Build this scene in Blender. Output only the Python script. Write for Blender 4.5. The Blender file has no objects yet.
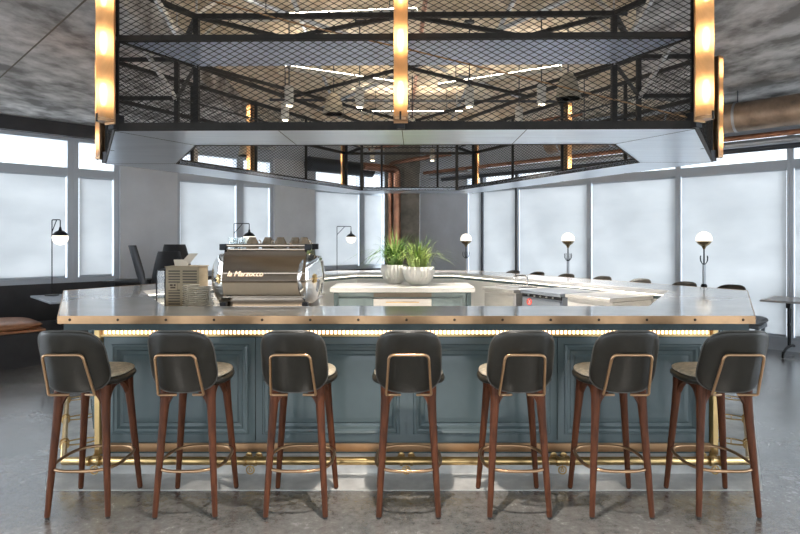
import bpy, math, random
from mathutils import Vector, Matrix
random.seed(7)
PI = math.pi
F, CX, CH = 580.0, 404.0, 1.519          # focal length in px, axis column, eye height
sc = bpy.context.scene
COL = sc.collection

# ------------------------------------------------------------------ materials
def _nt(name):
    m = bpy.data.materials.new(name); m.use_nodes = True
    nt = m.node_tree; b = nt.nodes['Principled BSDF']
    return m, nt, b
def mat(name, col, rough=.5, metal=0., var=0., scale=6., bump=0., bscale=None, stretch=(1,1,1), spec=None, coat=0., col2=None, detail=4, contrast=(.35,.65)):
    m, nt, b = _nt(name)
    b.inputs['Roughness'].default_value = rough; b.inputs['Metallic'].default_value = metal
    b.inputs['Base Color'].default_value = (*col, 1)
    if coat: b.inputs['Coat Weight'].default_value = coat; b.inputs['Coat Roughness'].default_value = .08
    if spec is not None: b.inputs['Specular IOR Level'].default_value = spec
    if var or bump or col2:
        tc = nt.nodes.new('ShaderNodeTexCoord'); mp = nt.nodes.new('ShaderNodeMapping')
        mp.inputs['Scale'].default_value = stretch
        nt.links.new(tc.outputs['Object'], mp.inputs['Vector'])
        n = nt.nodes.new('ShaderNodeTexNoise'); n.inputs['Scale'].default_value = scale; n.inputs['Detail'].default_value = detail
        n.inputs['Roughness'].default_value = .6
        nt.links.new(mp.outputs[0], n.inputs['Vector'])
        if var or col2:
            r = nt.nodes.new('ShaderNodeValToRGB')
            c2 = col2 if col2 else tuple(min(1, c*(1+var)) for c in col)
            c1 = col if col2 else tuple(c*(1-var) for c in col)
            r.color_ramp.elements[0].position = contrast[0]; r.color_ramp.elements[1].position = contrast[1]
            r.color_ramp.elements[0].color = (*c1, 1); r.color_ramp.elements[1].color = (*c2, 1)
            nt.links.new(n.outputs['Fac'], r.inputs['Fac']); nt.links.new(r.outputs[0], b.inputs['Base Color'])
        if bump:
            n2 = n
            if bscale:
                n2 = nt.nodes.new('ShaderNodeTexNoise'); n2.inputs['Scale'].default_value = bscale; n2.inputs['Detail'].default_value = 3
                nt.links.new(mp.outputs[0], n2.inputs['Vector'])
            bp = nt.nodes.new('ShaderNodeBump'); bp.inputs['Strength'].default_value = bump; bp.inputs['Distance'].default_value = .02
            nt.links.new(n2.outputs['Fac'], bp.inputs['Height']); nt.links.new(bp.outputs[0], b.inputs['Normal'])
    return m
def emit(name, col, s):
    m, nt, b = _nt(name)
    b.inputs['Base Color'].default_value = (*col, 1)
    b.inputs['Emission Color'].default_value = (*col, 1); b.inputs['Emission Strength'].default_value = s
    return m

def floor_mat():
    m, nt, b = _nt('polished_concrete')
    tc = nt.nodes.new('ShaderNodeTexCoord')
    def noise(s, d, r=.6):
        n = nt.nodes.new('ShaderNodeTexNoise'); n.inputs['Scale'].default_value = s; n.inputs['Detail'].default_value = d
        n.inputs['Roughness'].default_value = r
        nt.links.new(tc.outputs['Object'], n.inputs['Vector']); return n
    a, c = noise(1.3, 10, .7), noise(22, 8, .8)
    mx = nt.nodes.new('ShaderNodeMix'); mx.data_type = 'FLOAT'; mx.inputs[0].default_value = .45
    nt.links.new(a.outputs['Fac'], mx.inputs[2]); nt.links.new(c.outputs['Fac'], mx.inputs[3])
    r = nt.nodes.new('ShaderNodeValToRGB')
    r.color_ramp.elements[0].position = .40; r.color_ramp.elements[1].position = .60
    r.color_ramp.elements[0].color = (.085,.080,.073,1); r.color_ramp.elements[1].color = (.33,.32,.305,1)
    nt.links.new(mx.outputs[0], r.inputs[0]); nt.links.new(r.outputs[0], b.inputs['Base Color'])
    rr = nt.nodes.new('ShaderNodeMapRange'); rr.inputs[1].default_value=.35; rr.inputs[2].default_value=.65
    rr.inputs[3].default_value = .14; rr.inputs[4].default_value = .32
    nt.links.new(mx.outputs[0], rr.inputs[0]); nt.links.new(rr.outputs[0], b.inputs['Roughness'])
    bp = nt.nodes.new('ShaderNodeBump'); bp.inputs['Strength'].default_value=.25; bp.inputs['Distance'].default_value=.006
    nt.links.new(c.outputs['Fac'], bp.inputs['Height']); nt.links.new(bp.outputs[0], b.inputs['Normal'])
    b.inputs['Coat Weight'].default_value = 1.; b.inputs['Coat IOR'].default_value = 2.3; b.inputs['Coat Roughness'].default_value = .26
    return m
def ceil_mat(name, c1, c2, st):
    return mat(name, c1, .8, 0, scale=2.0, col2=c2, stretch=st, bump=.3, bscale=5, detail=10, contrast=(.4,.62))
def blind_mat():
    m, nt, b = _nt('roller_blind_fabric')
    out = nt.nodes['Material Output']
    tc = nt.nodes.new('ShaderNodeTexCoord')
    n = nt.nodes.new('ShaderNodeTexNoise'); n.inputs['Scale'].default_value = 1.1; n.inputs['Detail'].default_value = 5
    mp = nt.nodes.new('ShaderNodeMapping'); mp.inputs['Scale'].default_value = (1,1,2.2)
    nt.links.new(tc.outputs['Object'], mp.inputs['Vector']); nt.links.new(mp.outputs[0], n.inputs['Vector'])
    r = nt.nodes.new('ShaderNodeValToRGB')
    r.color_ramp.elements[0].position=.35; r.color_ramp.elements[1].position=.7
    r.color_ramp.elements[0].color=(.575,.58,.58,1); r.color_ramp.elements[1].color=(.69,.69,.685,1)
    nt.links.new(n.outputs['Fac'], r.inputs[0])
    t = nt.nodes.new('ShaderNodeBsdfTranslucent'); d = nt.nodes.new('ShaderNodeBsdfDiffuse')
    d.inputs['Color'].default_value=(.7,.72,.74,1)
    nt.links.new(r.outputs[0], t.inputs['Color'])
    mx = nt.nodes.new('ShaderNodeMixShader'); mx.inputs[0].default_value=.25
    nt.links.new(t.outputs[0], mx.inputs[1]); nt.links.new(d.outputs[0], mx.inputs[2]); nt.links.new(mx.outputs[0], out.inputs['Surface'])
    return m
def glass_mat(name, col=(1,1,1), gl=.08):
    m, nt, b = _nt(name); out = nt.nodes['Material Output']
    t = nt.nodes.new('ShaderNodeBsdfTransparent'); t.inputs[0].default_value=(*col,1)
    g = nt.nodes.new('ShaderNodeBsdfGlossy'); g.inputs['Roughness'].default_value=.03
    mx = nt.nodes.new('ShaderNodeMixShader'); mx.inputs[0].default_value=gl
    nt.links.new(t.outputs[0], mx.inputs[1]); nt.links.new(g.outputs[0], mx.inputs[2]); nt.links.new(mx.outputs[0], out.inputs['Surface'])
    return m
def amber_mat():
    m, nt, b = _nt('amber_ribbed_glass'); out = nt.nodes['Material Output']
    t = nt.nodes.new('ShaderNodeBsdfTransparent'); t.inputs[0].default_value=(1,.80,.58,1)
    d = nt.nodes.new('ShaderNodeBsdfTranslucent'); d.inputs[0].default_value=(1,.74,.47,1)
    g = nt.nodes.new('ShaderNodeBsdfGlossy'); g.inputs['Roughness'].default_value=.2
    tc = nt.nodes.new('ShaderNodeTexCoord'); w = nt.nodes.new('ShaderNodeTexWave'); w.bands_direction='Z'; w.inputs['Scale'].default_value=45
    nt.links.new(tc.outputs['Object'], w.inputs['Vector'])
    mr = nt.nodes.new('ShaderNodeMapRange'); mr.inputs[3].default_value=.6; mr.inputs[4].default_value=.95
    nt.links.new(w.outputs['Fac'], mr.inputs[0])
    mx = nt.nodes.new('ShaderNodeMixShader'); nt.links.new(mr.outputs[0], mx.inputs[0])
    nt.links.new(t.outputs[0], mx.inputs[1]); nt.links.new(d.outputs[0], mx.inputs[2])
    m2 = nt.nodes.new('ShaderNodeMixShader'); m2.inputs[0].default_value=.06
    nt.links.new(mx.outputs[0], m2.inputs[1]); nt.links.new(g.outputs[0], m2.inputs[2]); nt.links.new(m2.outputs[0], out.inputs['Surface'])
    return m

MT = dict(
    floor=floor_mat(),
    strip=mat('pale_screed', (.68,.67,.64), .35, var=.18, scale=5, bump=.05, coat=.2),
    ceil_l=ceil_mat('dark_board_concrete', (.17,.16,.15), (.64,.62,.60), (1.3,.85,1)),
    ceil_c=ceil_mat('tan_deck_concrete', (.55,.45,.32), (.82,.74,.60), (1.5,.6,1)),
    wall=mat('grey_plaster', (.52,.55,.60), .7, var=.05, scale=3),
    pier=mat('warm_grey_plaster', (.63,.645,.67), .7, var=.05, scale=2),
    conc=mat('column_concrete', (.23,.21,.18), .8, var=.25, scale=4, bump=.2),
    darkwall=mat('charcoal_panel', (.035,.034,.036), .6, var=.15, scale=5),
    wood_wall=mat('brown_timber_panel', (.19,.115,.065), .5, var=.3, scale=3, stretch=(6,6,.5)),
    frame=mat('window_frame_grey', (.48,.52,.57), .4, .1),
    frame_d=mat('window_frame_dark', (.05,.055,.065), .4, .3),
    blind=blind_mat(), glass=glass_mat('window_glass'), clear=glass_mat('clear_glass', (.93,.95,.95), .16),
    steel_dark=mat('blackened_steel', (.020,.018,.016), .6, .0, spec=.25, var=.2, scale=9),
    soffit=mat('brushed_aluminium', (.80,.87,.97), .28, .92, var=.05, scale=3, stretch=(.6,6,1), bump=.03, bscale=30),
    shelfm=mat('dull_zinc_sheet', (.56,.62,.76), .42, .6, var=.08, scale=3),
    chrome=mat('galvanised_strut', (.6,.6,.6), .3, 1., var=.2, scale=20),
    top=mat('grey_resin_top', (.68,.67,.655), .2, 0, var=.05, scale=4, coat=.6),
    brass=mat('satin_brass', (.63,.44,.20), .28, 1., var=.12, scale=6),
    bronze=mat('copper_bronze_band', (.47,.29,.16), .34, 1., var=.18, scale=4),
    teal=mat('blue_grey_lacquer', (.125,.168,.173), .26, 0, var=.05, scale=3, coat=.3),
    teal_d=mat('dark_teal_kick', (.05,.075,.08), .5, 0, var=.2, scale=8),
    screw=mat('dark_screw_head', (.08,.055,.04), .4, .8),
    white=mat('white_laminate', (.78,.765,.73), .35),
    cream=mat('cream_stone', (.70,.68,.64), .3, var=.04, scale=8, coat=.2),
    led=emit('warm_led', (1,.66,.36), 4.6), ledw=emit('soft_white_led', (1,.92,.8), 2.0),
    leather=mat('dark_olive_leather', (.022,.020,.015), .38, 0, var=.12, scale=30, bump=.06, bscale=140),
    piping=mat('grey_leather_piping', (.13,.125,.115), .4),
    cushion=mat('cream_woven_seat', (.62,.54,.41), .75, 0, var=.2, scale=40, bump=.3, bscale=60),
    walnut=mat('walnut_leg', (.115,.036,.014), .5, 0, var=.35, scale=9, stretch=(5,5,.6), spec=.3),
    tubebrass=mat('antique_brass_tube', (.52,.33,.19), .3, 1.),
    glide=mat('black_nylon', (.02,.02,.02), .5),
    black=mat('black_moulded_plastic', (.022,.023,.027), .38),
    blackm=mat('black_metal', (.025,.025,.027), .4, .7),
    uplight=emit('added_fill_diffuser',(1,.90,.76),32.),  # glow of the lamps added to brighten the ceiling deck
    globe=emit('opal_globe', (1,.91,.78), .95),
    globe_lo=mat('smoked_brass_cup', (.30,.22,.12), .25, .9),
    amber=amber_mat(), bulb=emit('warm_filament_bulb', (1,.60,.30), 13.),
    mirror=mat('polished_steel', (.40,.33,.265), .16, 1., var=.08, scale=2, stretch=(.3,1,6)),
    panelreflect=mat('steel_with_counter_reflection', (.62,.53,.42), .38, .8, var=.05, scale=4),  # brushed steel; its beige paints in the pale countertop's reflection
    mirror2=mat('bright_polished_steel', (.75,.74,.72), .08, 1.),
    logo=emit('lit_script_letters', (1,.80,.58), .75),
    stainless=mat('stainless_sheet', (.62,.60,.57), .3, .9, var=.06, scale=4, stretch=(1,1,6)),
    steelblue=mat('blue_grey_appliance', (.20,.225,.26), .35, .6),
    red=mat('red_enamel', (.55,.07,.05), .4),
    plate=mat('stoneware_plate', (.74,.68,.58), .35), cup=mat('bronze_glazed_cup', (.42,.33,.24), .22, .5),
    ply=mat('birch_ply_box', (.36,.29,.19), .6, var=.12, scale=5, stretch=(1,1,5)),
    gap=mat('shadowed_slot', (.12,.10,.075), .8),
    leaf=mat('grass_leaf', (.10,.20,.035), .45, var=.5, scale=9), leaf2=mat('pale_grass_leaf', (.27,.36,.10), .45, var=.4, scale=9),
    soil=mat('potting_soil', (.06,.045,.03), .9), pot=mat('white_fluted_ceramic', (.86,.83,.77), .35, coat=.3),
    rust=mat('rusty_copper_duct', (.30,.22,.16), .45, .6, var=.45, scale=3, bump=.05),
    copper=mat('copper_pipe', (.38,.19,.12), .38, 1., var=.3, scale=4),
    greypipe=mat('galvanised_pipe', (.45,.47,.5), .35, .8), darkpipe=mat('dark_steel_pipe', (.06,.065,.075), .4, .6),
    tan=mat('tan_leather', (.44,.20,.10), .42, var=.12, scale=20, coat=.15), greycloth=mat('grey_upholstery', (.25,.255,.27), .6, var=.1, scale=30),
    tabletop=mat('grey_table_laminate', (.42,.40,.38), .3), whitetop=mat('pale_blue_laminate', (.50,.54,.60), .25),
    spotw=mat('white_spotlight_body', (.55,.52,.46), .4), spot_l=emit('spotlight_lens', (1,.86,.62), 14.),
    bell=mat('beige_bell_shade', (.36,.32,.25), .5), chromec=mat('outside_concrete', (.4,.4,.4), .8),
)

# ------------------------------------------------------------------ mesh builder
class M:
    def __init__(s): s.v=[]; s.f=[]
    def add(s, vs, fs, mtx=None):
        o=len(s.v)
        for p in vs:
            p=Vector(p); s.v.append(tuple(mtx@p) if mtx else tuple(p))
        s.f += [tuple(i+o for i in q) for q in fs]; return s
    def box(s, c, d, rz=0., mtx=None):
        x,y,z=[k/2 for k in d]
        vs=[(a*x,b*y,e*z) for a in(-1,1) for b in(-1,1) for e in(-1,1)]
        fs=[(0,1,3,2),(4,6,7,5),(0,4,5,1),(2,3,7,6),(0,2,6,4),(1,5,7,3)]
        m=Matrix.Translation(c)@Matrix.Rotation(rz,4,'Z')
        if mtx: m=mtx@m
        return s.add(vs,fs,m)
    def bar(s, p, q, w, h, up=(0,0,1)):
        p=Vector(p); q=Vector(q); d=q-p; L=d.length
        if L<1e-6: return s
        y=d/L; u=Vector(up)
        if abs(y.dot(u))>.99: u=Vector((0,1,0)) if abs(y.y)<.9 else Vector((1,0,0))
        x=y.cross(u).normalized(); z=x.cross(y)
        m=Matrix((x,y,z)).transposed().to_4x4(); m.translation=(p+q)/2
        return s.box((0,0,0),(w,L,h),0,m)
    def tube(s, path, r, n=10, closed=False, caps=True):
        P=[Vector(p) for p in path]; N=len(P)
        rs=r if isinstance(r,(list,tuple)) else [r]*N
        o=len(s.v); ref=None
        for i in range(N):
            if closed: t=(P[(i+1)%N]-P[i-1]).normalized()
            else: t=(P[min(i+1,N-1)]-P[max(i-1,0)]).normalized()
            if ref is None:
                a=Vector((0,0,1)) if abs(t.z)<.9 else Vector((1,0,0)); ref=(a-t*a.dot(t)).normalized()
            else:
                ref=(ref-t*ref.dot(t)); ref.normalize()
            b=t.cross(ref)
            for k in range(n):
                a=2*PI*k/n; s.v.append(tuple(P[i]+(ref*math.cos(a)+b*math.sin(a))*rs[i]))
        for i in range(N if closed else N-1):
            j=(i+1)%N
            for k in range(n):
                k2=(k+1)%n; s.f.append((o+i*n+k,o+i*n+k2,o+j*n+k2,o+j*n+k))
        if caps and not closed:
            s.f.append(tuple(o+k for k in range(n))[::-1]); s.f.append(tuple(o+(N-1)*n+k for k in range(n)))
        return s
    def lathe(s, prof, n=24, c=(0,0,0), mtx=None, flute=0, fn=0):
        o=len(s.v); m=Matrix.Translation(c)
        if mtx: m=m@mtx
        vs=[];fs=[]
        for (r,z) in prof:
            for k in range(n):
                a=2*PI*k/n; rr=r*(1+(flute*math.cos(fn*a) if flute else 0)); vs.append((rr*math.cos(a),rr*math.sin(a),z))
        for i in range(len(prof)-1):
            for k in range(n):
                k2=(k+1)%n; fs.append((i*n+k,i*n+k2,(i+1)*n+k2,(i+1)*n+k))
        if prof[0][0]>1e-5: fs.append(tuple(range(n))[::-1])
        if prof[-1][0]>1e-5: fs.append(tuple((len(prof)-1)*n+k for k in range(n)))
        return s.add(vs,fs,m)
    def prism(s, poly, z0, z1):
        n=len(poly); vs=[(x,y,z0) for x,y in poly]+[(x,y,z1) for x,y in poly]
        fs=[tuple(range(n))[::-1], tuple(range(n,2*n))]+[(i,(i+1)%n,n+(i+1)%n,n+i) for i in range(n)]
        return s.add(vs,fs)
    def ring(s, po, pi, z0, z1):
        n=len(po); vs=[(x,y,z) for z in(z0,z1) for p in(po,pi) for x,y in p]; fs=[]
        for i in range(n):
            j=(i+1)%n
            fs += [(i,j,2*n+j,2*n+i),(n+j,n+i,3*n+i,3*n+j),(j,i,n+i,n+j),(2*n+i,2*n+j,3*n+j,3*n+i)]
        return s.add(vs,fs)
    def extrude_x(s, prof, x0, x1, mtx=None):
        n=len(prof); vs=[(x0,y,z) for y,z in prof]+[(x1,y,z) for y,z in prof]
        fs=[tuple(range(n)),tuple(range(n,2*n))[::-1]]+[(i,n+i,n+(i+1)%n,(i+1)%n) for i in range(n)]
        return s.add(vs,fs,mtx)
    def pillow(s, hw, hh, t, fn, e=4., nr=8, na=40, dome=0.):
        """superellipse slab: fn(u,v,w) maps local (u across, v along, w thickness) to 3-D"""
        o=len(s.v)
        for side in(1,-1):
            for i in range(nr+1):
                r=i/nr; r2=math.sin(r*PI/2)**.8 if r<1 else 1
                th=max(0,1-r2**8)**.5
                for k in range(na):
                    a=2*PI*k/na; c,sn=math.cos(a),math.sin(a)
                    q=(abs(c)**e+abs(sn)**e)**(-1/e)
                    u=hw*r2*c*q; v=hh*r2*sn*q
                    w=side*t/2*th + (dome*(1-r2**2)*side if side>0 else 0)
                    s.v.append(tuple(Vector(fn(u,v,w))))
        for h in range(2):
            b=o+h*(nr+1)*na
            for i in range(nr):
                for k in range(na):
                    k2=(k+1)%na; q=(b+i*na+k,b+i*na+k2,b+(i+1)*na+k2,b+(i+1)*na+k)
                    s.f.append(q if h else q[::-1])
        return s
    def build(s, name, m, parent=None, smooth=35, bevel=0., loc=None, rz=0.):
        me=bpy.data.meshes.new(name); me.from_pydata(s.v,[],s.f); me.validate(); me.update()
        import bmesh
        bm=bmesh.new(); bm.from_mesh(me); bmesh.ops.remove_doubles(bm,verts=bm.verts,dist=1e-5)
        bmesh.ops.recalc_face_normals(bm,faces=bm.faces); bm.to_mesh(me); bm.free()
        me.materials.append(MT[m])
        if smooth:
            me.shade_smooth(); me.set_sharp_from_angle(angle=math.radians(smooth))
        o=bpy.data.objects.new(name,me); COL.objects.link(o)
        if parent: o.parent=parent
        if loc: o.location=loc
        if rz: o.rotation_euler.z=rz
        if bevel:
            b=o.modifiers.new('b','BEVEL'); b.width=bevel; b.segments=2; b.limit_method='ANGLE'
        return o
def empty(name, loc=(0,0,0), rz=0.):
    o=bpy.data.objects.new(name,None); COL.objects.link(o); o.location=loc; o.rotation_euler.z=rz; o.empty_display_size=.1; return o
def tag(o, label=None, cat=None, group=None, kind=None):
    for k,v in(('label',label),('category',cat),('group',group),('kind',kind)):
        if v: o[k]=v
    return o
def thing(name, label, cat, loc=(0,0,0), rz=0., group=None): return tag(empty(name,loc,rz),label,cat,group)
def struct(o): o['kind']='structure'; return o
KIDS={}
def dup(root, loc, rz, label=None, group=None):
    r=root.copy(); COL.objects.link(r); r.location=loc; r.rotation_euler=(0,0,rz)
    if label: r['label']=label
    if group: r['group']=group
    for ch in list(root.children):
        c=ch.copy(); COL.objects.link(c); c.parent=r
        for g in list(ch.children):
            d=g.copy(); COL.objects.link(d); d.parent=c
    return r
def arc(c, r, a0, a1, n, ax='xz'):
    out=[]
    for i in range(n+1):
        a=a0+(a1-a0)*i/n; u,v=r*math.cos(a),r*math.sin(a)
        out.append({'xz':(c[0]+u,c[1],c[2]+v),'yz':(c[0],c[1]+u,c[2]+v),'xy':(c[0]+u,c[1]+v,c[2])}[ax])
    return out
def rounded(pts, r, n=5):
    """round the corners of an open polyline"""
    P=[Vector(p) for p in pts]; out=[P[0]]
    for i in range(1,len(P)-1):
        a=(P[i-1]-P[i]); b=(P[i+1]-P[i]); ra=min(r,a.length*.45,b.length*.45)
        p0=P[i]+a.normalized()*ra; p1=P[i]+b.normalized()*ra
        for k in range(n+1):
            t=k/n; out.append(p0*(1-t)**2+P[i]*2*t*(1-t)+p1*t*t)
    out.append(P[-1]); return out
def hexa(W1,D1,W2,D2,W3,D3): return [(-W1,D1),(W1,D1),(W2,D2),(W3,D3),(-W3,D3),(-W2,D2)]
def offset(poly, d):
    n=len(poly); d=d if isinstance(d,(list,tuple)) else [d]*n; L=[]
    for i in range(n):
        a=Vector(poly[i]); b=Vector(poly[(i+1)%n]); t=(b-a).normalized(); nn=Vector((-t.y,t.x))
        L.append((a+nn*d[i],t))
    out=[]
    for i in range(n):
        p,t=L[i-1]; q,u=L[i]; den=t.x*u.y-t.y*u.x
        k=((q.x-p.x)*u.y-(q.y-p.y)*u.x)/den; r=p+t*k; out.append((r.x,r.y))
    return out

# ------------------------------------------------------------------ the shell of the room
def LP(px):
    u=px-CX; D=14.02/(1-1.02*u/F); return Vector((u*D/F,D))
def RP(px):
    u=px-CX; D=13.16/(1+u/F); return Vector((u*D/F,D))
CEIL=3.6; LOWC=3.28
flr=M().prism([(-8.3,-4.4),(8.3,-4.4),(8.3,5.2),(-.4,14.0),(-8.3,6.1)],-.2,0).build('floor','floor'); struct(flr)

def wallseg(name, A, B, z0, z1, out, th, m):
    n=out*th
    return M().prism([tuple(A),tuple(B),tuple(B+n),tuple(A+n)],z0,z1)
nL=Vector((-1.02,1)).normalized(); nR=Vector((1,1)).normalized()
wn=[0]
def window(A,B,out,z0,ztr,z1,fm='frame',blind=True,th=.16,gap=.022,mull=.05):
    wn[0]+=1; r=struct(empty('window_%d'%wn[0],(A.x,A.y,0)))
    A0=Vector((0,0)); d=B-A; L=d.length; t=d/L; rot=math.atan2(t.y,t.x)
    r.rotation_euler.z=rot
    s=1 if Matrix.Rotation(-rot,2)@out @ Vector((0,1))>0 else -1   # local outward direction
    f=M(); y0=s*.06
    w=mull
    for x in(w/2,L-w/2): f.box((x,y0,(z0+z1)/2),(w,.12,z1-z0))
    for z in(z0+w/2,z1-w/2): f.box((L/2,y0,z),(L-2*w,.12,w))
    if ztr: f.box((L/2,y0,ztr),(L-2*w,.11,.12))
    f.build('frame',fm,r,bevel=.004)
    zt=ztr-.05 if ztr else z1-w
    M().box((L/2,s*.10,(z0+z1)/2),(L-2*w+.01,.012,z1-z0-2*w+.01)).build('glass','glass',r,smooth=0)
    if blind:
        b=M().box((L/2,s*.035,(z0+w+zt)/2),(L-2*w-2*gap,.003,zt-z0-w)).build('blind','blind',r,smooth=0)
        M().box((L/2,s*.035,z0+w+.015),(L-2*w-2*gap,.014,.03)).build('hem_bar','frame',b,bevel=.002)
        M().tube([(w+.01,s*.035,zt-.01),(L-w-.01,s*.035,zt-.01)],.028,12).build('blind_roller','frame',b)
    return r
cn=[0]
# left wall: windows with a dark dado, grey piers between
SL=.87; LT=2.56; LTOP=3.10
Lend=Vector((-8.0,14.02-1.02*8.0))
Lw=[(Lend,LP(-150)),(LP(-150)+Vector((.0,.0)),LP(73)),(LP(73),LP(119)),(LP(176),LP(240)),(LP(240),LP(273)),(LP(313),LP(362)),(LP(362),LP(385))]
for i,(a,b) in enumerate(Lw): window(a,b,nL,SL,LT if i<3 else 2.62,LTOP,mull=.075 if i<3 else .07)
corner=Vector((-.43,13.58))
w=M(); w.prism([tuple(Lend),tuple(corner),tuple(corner+nL*.2),tuple(Lend+nL*.2)],0,SL)
w.build('wall_left','darkwall'); struct(bpy.data.objects['wall_left'])
struct(M().prism([tuple(Lend),tuple(corner),tuple(corner+nL*.2),tuple(Lend+nL*.2)],LTOP,CEIL+.02).build('wall_left_upper','wall'))
for a,b in((LP(119),LP(176)),(LP(273),LP(313))):
    n=nL*.2; o=M().prism([tuple(a-nL*.06),tuple(b-nL*.06),tuple(b+n),tuple(a+n)],SL-.02,LTOP+.02).build('wall_pier','pier'); struct(o)
# right wall
RZ=.15; RT=2.56; RTOP=3.02
Rend=Vector((8.0,5.16))
P0=Vector((2.14,11.02)); dv=Vector((1.04,-1.04))
Rk=[P0+dv*k for k in range(0,6)]
Rw=[(RP(466),RP(481),'frame'),(RP(481),P0,'frame_d'),(Rk[0],Rk[1],'frame'),(Rk[1],Rk[2],'frame'),(Rk[2],Rk[3],'frame'),(Rk[3],Rk[4],'frame'),(Rk[4],Rk[5],'frame'),(Rk[5],Rend,'frame')]
for a,b,fm in Rw: window(a,b,nR,RZ,RT,RTOP,fm,mull=.038,gap=.012)
w=M(); w.prism([tuple(Rend),tuple(Rend+nR*.2),tuple(corner+nR*.2),tuple(corner)],0,RZ)
w.prism([tuple(Rend),tuple(Rend+nR*.2),tuple(corner+nR*.2),tuple(corner)],RTOP,CEIL+.02)
struct(w.build('wall_right','wall'))
a,b=RP(420),RP(466); struct(M().prism([tuple(a),tuple(b),tuple(b+nR*.2),tuple(a+nR*.2)],RZ,RTOP).build('wall_panel','wall'))
struct(M().box((-.04,13.05,1.8),(.78,.6,3.6)).build('column','conc',bevel=.02))
# side walls and back wall with tall glazed openings
def glazed(name,A,B,out,nw,m,z0=.3,z1=3.0,blind=False):
    d=B-A; L=d.length; t=d/L; w=M(); th=out*.2
    def q(s0,s1,za,zb): w.prism([tuple(A+t*s0),tuple(A+t*s1),tuple(A+t*s1+th),tuple(A+t*s0+th)],za,zb)
    q(0,L,0,z0); q(0,L,z1,CEIL+.02); pw=.35; ww=(L-pw*(nw+1))/nw; s=0
    for i in range(nw+1):
        q(s,s+pw,z0,z1)
        if i<nw: window(A+t*(s+pw),A+t*(s+pw+ww),out,z0,None,z1,blind=blind)
        s+=pw+ww
    struct(w.build(name,m))
glazed('wall_west',Vector((-8,-4.2)),Vector((-8,Lend.y)),Vector((-1,0)),4,'wood_wall',blind=False)
glazed('wall_east',Vector((8,Rend.y)),Vector((8,-4.2)),Vector((1,0)),4,'wood_wall',blind=False)
glazed('wall_back',Vector((8,-4.2)),Vector((-8,-4.2)),Vector((0,-1)),5,'wood_wall',z0=.1,z1=3.1)
# ceiling: tan deck over the bar, lowered dark concrete slab at both sides
struct(M().prism([(-8.3,-4.4),(8.3,-4.4),(8.3,5.3),(-.4,14.2),(-8.3,6.2)],CEIL,CEIL+.2).build('ceiling','ceil_c'))
struct(M().prism([(-8.2,-4.2),(-1.6,-4.2),(-2.55,12.0-.3),(-8.2,6.0)],LOWC,CEIL-.002).build('ceiling_slab','ceil_l'))
for ax,ay,bx_,by_ in((-5.9,7.8,-1.75,3.67),(-5.2,2.9,-1.75,-.53)): struct(M().bar((ax,ay,LOWC-.001),(bx_,by_,LOWC-.001),.014,.004).build('ceiling_joint','gap',smooth=0))
struct(M().prism([(1.9,-4.2),(8.2,-4.2),(8.2,4.9),(4.6,8.55),(3.2,8.0),(2.0,5.0)],CEIL-.12,CEIL-.002).build('ceiling_slab','ceil_l'))
a,b=Lend,LP(118); struct(M().prism([tuple(a-nL*.12),tuple(b-nL*.12),tuple(b+nL*.05),tuple(a+nL*.05)],LTOP-.02,LOWC).build('beam','darkwall'))

# pale screed apron around the bar
C=hexa(2.15,3.58,3.17,5.38,1.05,8.95)          # outline of the worktop
FACE=offset(C,[.18]+[.228]*5)
APR=offset(FACE,[-.243]+[-.28]*5)
struct(M().prism(APR,0,.004).build('floor_apron','strip'))

# ------------------------------------------------------------------ bar counter
bar=thing('bar_counter','large hexagonal bar counter with blue-grey panels, copper edge and brass foot rail','bar counter',(.015,0,0))
INN=hexa(1.72,4.12,2.44,5.38,.69,8.42)
M().ring(C,INN,1.012,1.05).build('countertop','top',bar,smooth=0,bevel=.003)
M().ring(offset(C,-.004),offset(C,.001),1.002,1.051).build('edge_band','bronze',bar,smooth=0)
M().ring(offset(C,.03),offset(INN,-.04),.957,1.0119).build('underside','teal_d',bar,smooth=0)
INW=offset(INN,-.05)
M().ring(FACE,offset(FACE,.03),.136,.957).build('carcass','teal',bar,smooth=0)
M().ring(offset(FACE,-.012),offset(FACE,.001),.150,.205).build('brass_band','bronze',bar,smooth=0,bevel=.002)
M().ring(offset(FACE,.004),offset(FACE,.03),.004,.136).build('kick_plate','strip',bar,smooth=0)
M().ring(offset(INN,-.05),offset(INN,-.02),.05,.957).build('inner_lining','white',bar,smooth=0)
M().ring(offset(INN,-.02),offset(INN,-.004),.994,1.006).build('inner_light_strip','ledw',bar,smooth=0)
M().ring(offset(FACE,-.006),offset(FACE,.001),.910,.932).build('light_strip','led',bar,smooth=0)
M().ring(offset(FACE,-.014),offset(FACE,.001),.896,.904).build('light_strip_lip','brass',bar,smooth=0)
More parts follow.
